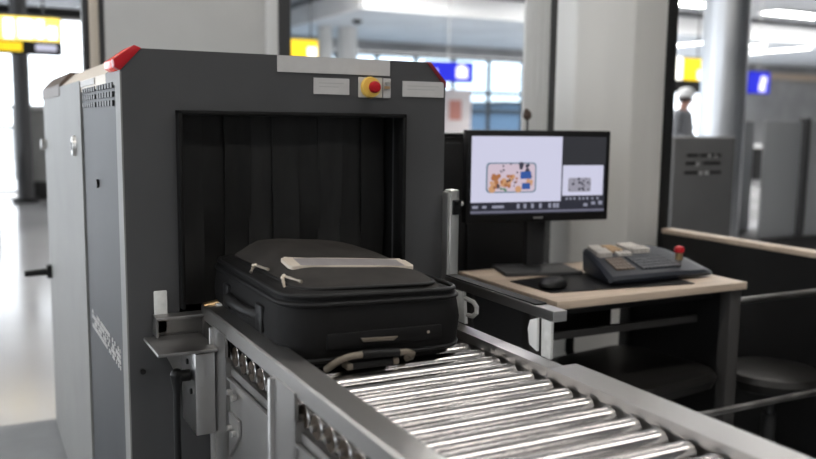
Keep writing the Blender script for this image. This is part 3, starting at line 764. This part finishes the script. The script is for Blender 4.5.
# monitor
A = -.1558; MC = Vector((1.7074, 2.33, 0))
mo = thing('monitor', 'black widescreen monitor showing the x-ray picture of a suitcase', 'monitor', (MC.x, MC.y, DZ), A, local=True)
def lm(mb, name, m_, parent=mo, smooth=False, label=None):
    o = mb.build(name, m_, parent, smooth, label); o.matrix_parent_inverse = Matrix(); return o
W, H, ZM = .531, .3046, .9246-DZ
lm(MB().box(-W/2, W/2, 0, .035, ZM, ZM+H, .004), 'housing', 'bezel', smooth=True)
SW0, SW1, SZ0, SZ1 = -W/2+.017, W/2-.017, ZM+.028, ZM+H-.020
def spx(u): return SW0+(SW1-SW0)*u
def spz(v): return SZ1+(SZ0-SZ1)*v
def rect(mb, u0, u1, v0, v1, y=-.0012): mb.box(spx(u0), spx(u1), y, y+.0008, spz(v1), spz(v0)); return mb
scn = lm(rect(MB(), 0, 1, 0, 1, -.0006), 'screen', 'scr_bar')
lm(rect(MB(), 0, .662, .0, .845), 'image_window', 'screen', scn)
lm(rect(MB(), .670, 1, .0, .365), 'side_window', 'screen2', scn)
lm(rect(MB(), .672, .985, .375, .775), 'thumbnail_window', 'screen', scn)
lm(rect(MB(), .0, 1, .957, .985), 'scroll_strip', 'scr_gy', scn)
def roundpanel(u0, u1, v0, v1, r, y):
    pts = [(p[0], p[1]) for p in rrect(spx(u0), spx(u1), spz(v1), spz(v0), r, 0, 5)]
    return MB().prism(pts, 'y', y, y+.0007)
lm(roundpanel(.105, .472, .335, .725, .014, -.0019), 'case_outline', 'scr_teal', scn)
lm(roundpanel(.116, .461, .352, .708, .012, -.0026), 'case_interior', 'scr_pink', scn)
rr = random.Random(11)
def blobs(n, u0, u1, v0, v1, s0, s1, y):
    b = MB()
    for _ in range(n):
        u, v, s = rr.uniform(u0, u1), rr.uniform(v0, v1), rr.uniform(s0, s1)
        b.cyl((spx(u), y, spz(v)), (spx(u), y+.0006, spz(v)), s, n=9)
    return b
lm(blobs(14, .14, .34, .50, .68, .006, .013, -.0033), 'pale_shapes', 'scr_or2', scn)
lm(blobs(13, .14, .33, .50, .60, .004, .009, -.0040), 'orange_shapes', 'scr_or', scn)
lm(blobs(6, .15, .30, .62, .68, .004, .007, -.0040), 'orange_shapes', 'scr_or', scn)
lm(blobs(10, .16, .32, .53, .66, .002, .005, -.0046), 'small_dark_shapes', 'scr_dk', scn)
lm(blobs(12, .355, .43, .36, .52, .004, .010, -.0040), 'dark_shapes', 'scr_dk', scn)
b = MB(); rect(b, .352, .430, .45, .545, -.0047); rect(b, .365, .425, .60, .68, -.0047)
lm(b, 'blue_shapes', 'scr_blue', scn)
lm(blobs(7, .36, .44, .56, .62, .004, .007, -.0046), 'pale_shapes', 'scr_or2', scn)
lm(blobs(6, .13, .33, .35, .48, .002, .004, -.0040), 'small_dark_shapes', 'scr_dk', scn)
lm(blobs(3, .20, .25, .67, .70, .004, .006, -.0046), 'green_shapes', mat('screen_green', (.02, .02, .02), .5, spec=.08, emit=(.10, .24, .14), estr=.8), scn)
lm(roundpanel(.715, .890, .54, .725, .006, -.0019), 'thumbnail_case', 'scr_lgy', scn)
lm(blobs(18, .72, .885, .55, .715, .002, .0055, -.0026), 'thumbnail_shapes', 'scr_dk', scn)
ic = [(u, u+w_, .888, .922) for u, w_ in ((.012, .04), (.083, .03), (.155, .085))]
ic += [(u, u+.02, .87, .93) for u in (.335, .385, .44, .50, .57, .605, .63)]
ic += [(u, u+.015, .80, .83) for u in (.70, .73, .76, .80, .83, .86, .90, .94)]
ic += [(.84, .87, .88, .92), (.90, .93, .86, .90), (.955, .985, .85, .90)]
for q in ic: lm(rect(MB(), *q), 'toolbar_icon', 'scr_icon', scn)
b = MB()
for k in range(4): b.box(-.018+k*.009, -.012+k*.009, -.0008, 0, ZM+.010, ZM+.017)
lm(b, 'logo', 'alu')
lm(MB().cyl((W/2-.022, -.0015, ZM+.014), (W/2-.022, .0, ZM+.014), .004, n=12), 'power_button', 'dkgrey')
lm(MB().box(-.026, .040, .028, .060, .02, ZM+.16, .004), 'neck', 'dkgrey', smooth=True)
lm(MB().prism([(-.14, -.05), (.125, -.09), (.145, .09), (-.11, .13)], 'z', 0, .014, .004), 'base', 'basegrey', smooth=True)

# dark mat, mouse
o = tag(MB().prism([(1.528, 2.225), (1.535, 2.02), (2.05, 1.955), (2.09, 2.20), (1.80, 2.26)], 'z', DZ, DZ+.003).build('desk_mat', 'bezel', smooth=False), 'thin black mat lying on the desk under the mouse and console', 'mat')
ms = thing('mouse', 'black computer mouse on the dark mat before the monitor', 'mouse', (1.595, 2.09, DZ+.003), math.radians(-62), local=True)
def lo(mb, name, m_, parent, smooth=True):
    o = mb.build(name, m_, parent, smooth); o.matrix_parent_inverse = Matrix(); return o
L = []
for z, s in ((.0, .92), (.008, 1.0), (.020, .92), (.030, .68), (.035, .3)):
    L.append([(.040*s*math.cos(a)*(1-.12*math.sin(a)), .066*s*math.sin(a)-.006*z/.03, z*.9) for a in [2*PI*k/24 for k in range(24)]])
lo(MB().loft(L), 'shell', 'bezel', ms)
lo(MB().cyl((-.004, .034, .023), (.004, .034, .023), .008, n=14), 'scroll_wheel', 'dkgrey', ms)

# operator console
co = thing('control_console', 'dark slate operator console with pale key caps and a red stop button', 'console', (1.988, 2.145, DZ+.003), math.radians(0), local=True)
cw, cd = .215, .125
prof = [(-cd, .006), (-cd-.004, .018), (-cd+.004, .030), (-.01, .058), (.09, .078), (cd, .080), (cd+.01, .070), (cd, .006)]
def skew(x, y): return x+.085*max(0., min(1., (y+cd)/(2*cd)))*(-x/cw if x < 0 else -.25*x/cw)
L = []
for x, sy_, dz in ((-cw-.012, .90, -.012), (-cw, .98, -.002), (-cw+.03, 1.0, 0), (0, 1.0, .0), (cw-.04, .99, -.004), (cw, .95, -.012), (cw+.012, .86, -.022)):
    L.append([(skew(x, y*sy_), y*sy_, max(.006 if z > .007 else .006, z+dz if z > .01 else z)) for y, z in prof])
lo(MB().loft(L), 'body', 'console', co)
for x in (-.17, .17):
    for y in (-.09, .1): lo(MB().cyl((x, y, 0), (x, y, .010), .012, n=12), 'foot', 'bezel', co)
def top_z(y):
    for (ya, za), (yb_, zb_) in zip(prof[2:6], prof[3:7]):
        if ya <= y <= yb_: return za+(zb_-za)*(y-ya)/(yb_-ya)
    return prof[5][1]
def keyblock(x0, x1, y0, y1, nx, ny, name, m_, h=.007, gap=.16, drop=0.):
    b = MB(); dx, dy = (x1-x0)/nx, (y1-y0)/ny
    for i in range(nx):
        for j in range(ny):
            xa, ya = x0+i*dx, y0+j*dy; yb_ = ya+dy*(1-gap); xb = xa+dx*(1-gap)
            z0, z1 = top_z(ya)-drop, top_z(yb_)-drop
            b.loft([[(skew(p, q), q, r+e) for p, q, r in ((xa, ya, z0), (xb, ya, z0), (xb, yb_, z1), (xa, yb_, z1))] for e in (-.004, h)])
    return lo(b, name, m_, co, False)
keyblock(-.200, -.115, .030, .130, 1, 1, 'pale_key_block', 'keypale', .012)
keyblock(-.194, -.123, .02, .075, 4, 3, 'key_caps', 'keypale', .014)
keyblock(-.100, -.028, .055, .130, 3, 3, 'amber_keys', 'keyorange', .008)
keyblock(-.092, -.012, .020, .050, 3, 1, 'pale_keys', 'keypale', .008)
keyblock(.0, .095, .045, .130, 1, 1, 'pale_key_block', 'keypale', .012)
keyblock(.008, .088, .035, .07, 4, 2, 'key_caps', 'keypale', .014)
keyblock(-.18, -.095, -.085, .005, 5, 4, 'amber_brown_keys', mat('umber_keys', (.15, .115, .09), .5), .005)
keyblock(-.072, .10, -.095, .010, 10, 5, 'keyboard_keys', 'key', .006)
zz = top_z(-.03)-.006
eb = lo(MB().cyl((.150, -.03, zz), (.150, -.03, zz+.022), .013, n=20), 'stop_button_base', 'brass', co)
lo(MB().lathe([(.010, 0), (.017, .004), (.018, .014), (.014, .022), (.004, .025)], (.150, -.03, zz+.022), 22), 'stop_button', 'red', eb)

# black cabinet behind the desk
cb = thing('black_cabinet', 'tall black cabinet standing behind the monitor next to the scanner', 'cabinet', (1.6, 2.8, 0))
MB().box(1.25, 1.955, 2.64, 3.05, .03, 1.20, .006).build('body', 'darkpanel', cb)
MB().box(1.245, 1.96, 2.63, 3.06, 1.20, 1.215, .003).build('top', 'bezel', cb)
MB().box(1.27, 1.60, 2.628, 2.64, .06, 1.18, .003).build('door', 'darkpanel', cb)
MB().box(1.61, 1.94, 2.628, 2.64, .06, 1.18, .003).build('door', 'darkpanel', cb)
MB().box(1.28, 1.93, 2.66, 3.03, 0, .03).build('plinth', 'bezel', cb, False)
mi = thing('gooseneck_microphone', 'small dark round head on a thin stalk rising behind the monitor', 'microphone', (1.912, 2.70, 1.215))
MB().cyl((1.912, 2.70, 1.215), (1.912, 2.70, 1.225), .025).build('base', 'dkgrey', mi)
MB().tube([(1.912, 2.70, 1.222), (1.913, 2.70, 1.25), (1.911, 2.70, 1.27)], .004).build('stalk', 'dkgrey', mi)
MB().sphere((1.911, 2.70, 1.283), .017, (1, 1, 1.15)).sphere((1.903, 2.695, 1.298), .010).build('head', 'brown', mi)

# half-height partition with wooden cap
hw = thing('partition', 'black half height partition with pale wooden cap rail at the edge of the checkpoint', 'partition', (2.73, 1.6, 0))
MB().box(2.70, 2.75, .3, 2.77, .0, .784).build('panel', 'darkpanel', hw, False)
MB().box(2.694, 2.76, .3, 2.775, .784, .804, .003).build('cap_rail', 'wood', hw)
MB().box(2.695, 2.755, .3, 2.79, 0, .06).build('kickboard', 'bezel', hw, False)

# rails
o = tag(MB().tube([(2.228, 1.938, .683), (2.4, 1.934, .684), (2.702, 1.93, .685)], .011).build('barrier_bar', 'steel_dk'), 'steel tube bridging the desk leg and the black partition', 'rail')
fr = thing('foot_rail', 'low steel tube rail in front of the desk, near the floor', 'rail', (2.1, 1.77, 0))
MB().tube([(1.55, 1.785, .385), (1.9, 1.785, .390), (2.2, 1.775, .395), (2.65, 1.765, .400)], .011).build('tube', 'steel_dk', fr)
for x, y in ((1.57, 1.785), (2.63, 1.766)): MB().cyl((x, y, 0), (x, y, .395), .012).cyl((x, y, 0), (x, y, .01), .04).build('post', 'steel_dk', fr)

# swivel chair under the desk and low stool by the partition
def chair(name, label, loc, rz, round_seat, zs, w_, d_):
    t = thing(name, label, 'chair' if not round_seat else 'stool', loc, rz, local=True)
    L = []
    for z, ins in ((zs-.075, .05), (zs-.06, .01), (zs-.03, 0), (zs-.010, .01), (zs, .05)):
        r = (min(w_, d_)/2-ins) if round_seat else .10-ins*.3
        L.append(rrect(-w_/2+ins, w_/2-ins, -d_/2+ins, d_/2-ins, r-.001, z, 8))
    lo(MB().loft(L), 'seat', 'seat', t)
    lo(MB().cyl((0, 0, .09), (0, 0, zs-.17), .025).cyl((0, 0, zs-.2), (0, 0, zs-.07), .016), 'gas_column', 'dkgrey', t)
    lo(MB().box(-.07, .07, -.09, .09, zs-.10, zs-.07, .01), 'mechanism', 'bezel', t)
    for k in range(5):
        a = 2*PI*k/5+.3; c, s = math.cos(a), math.sin(a); R_ = .13 if round_seat else .28
        l = lo(MB().tube([(0, 0, .10), (c*R_*.6, s*R_*.6, .085), (c*R_, s*R_, .068)], [.022, .018, .014]), 'leg', 'bezel', t)
        q = lo(MB().cyl((c*R_-s*.014, s*R_+c*.014, .027), (c*R_+s*.014, s*R_-c*.014, .027), .027, n=16).cyl((c*R_, s*R_, .03), (c*R_, s*R_, .07), .007, n=8), 'caster', 'signk', l)
    if not round_seat:
        lo(MB().tube([(0, .16, zs-.085), (0, .25, zs-.08), (0, .275, zs-.02), (0, .275, zs+.10)], .016), 'back_support', 'bezel', t)
        lo(MB().box(-.16, .20, .255, .29, zs+.03, zs+.19, .014), 'low_backrest', 'seat', t)
        lo(MB().tube([(w_/2-.16, .0, zs-.085), (w_/2-.02, .0, zs-.10), (w_/2+.03, .0, zs-.10)], .007), 'lever', 'alu', t)
    return t
chair('swivel_chair', 'black vinyl swivel chair seat pushed under the desk', (1.93, 2.10, 0), math.radians(8), False, .47, .46, .44)
chair('round_stool', 'low round dark stool beside the black partition', (2.475, 1.985, 0), 0, True, .42, .34, .34)
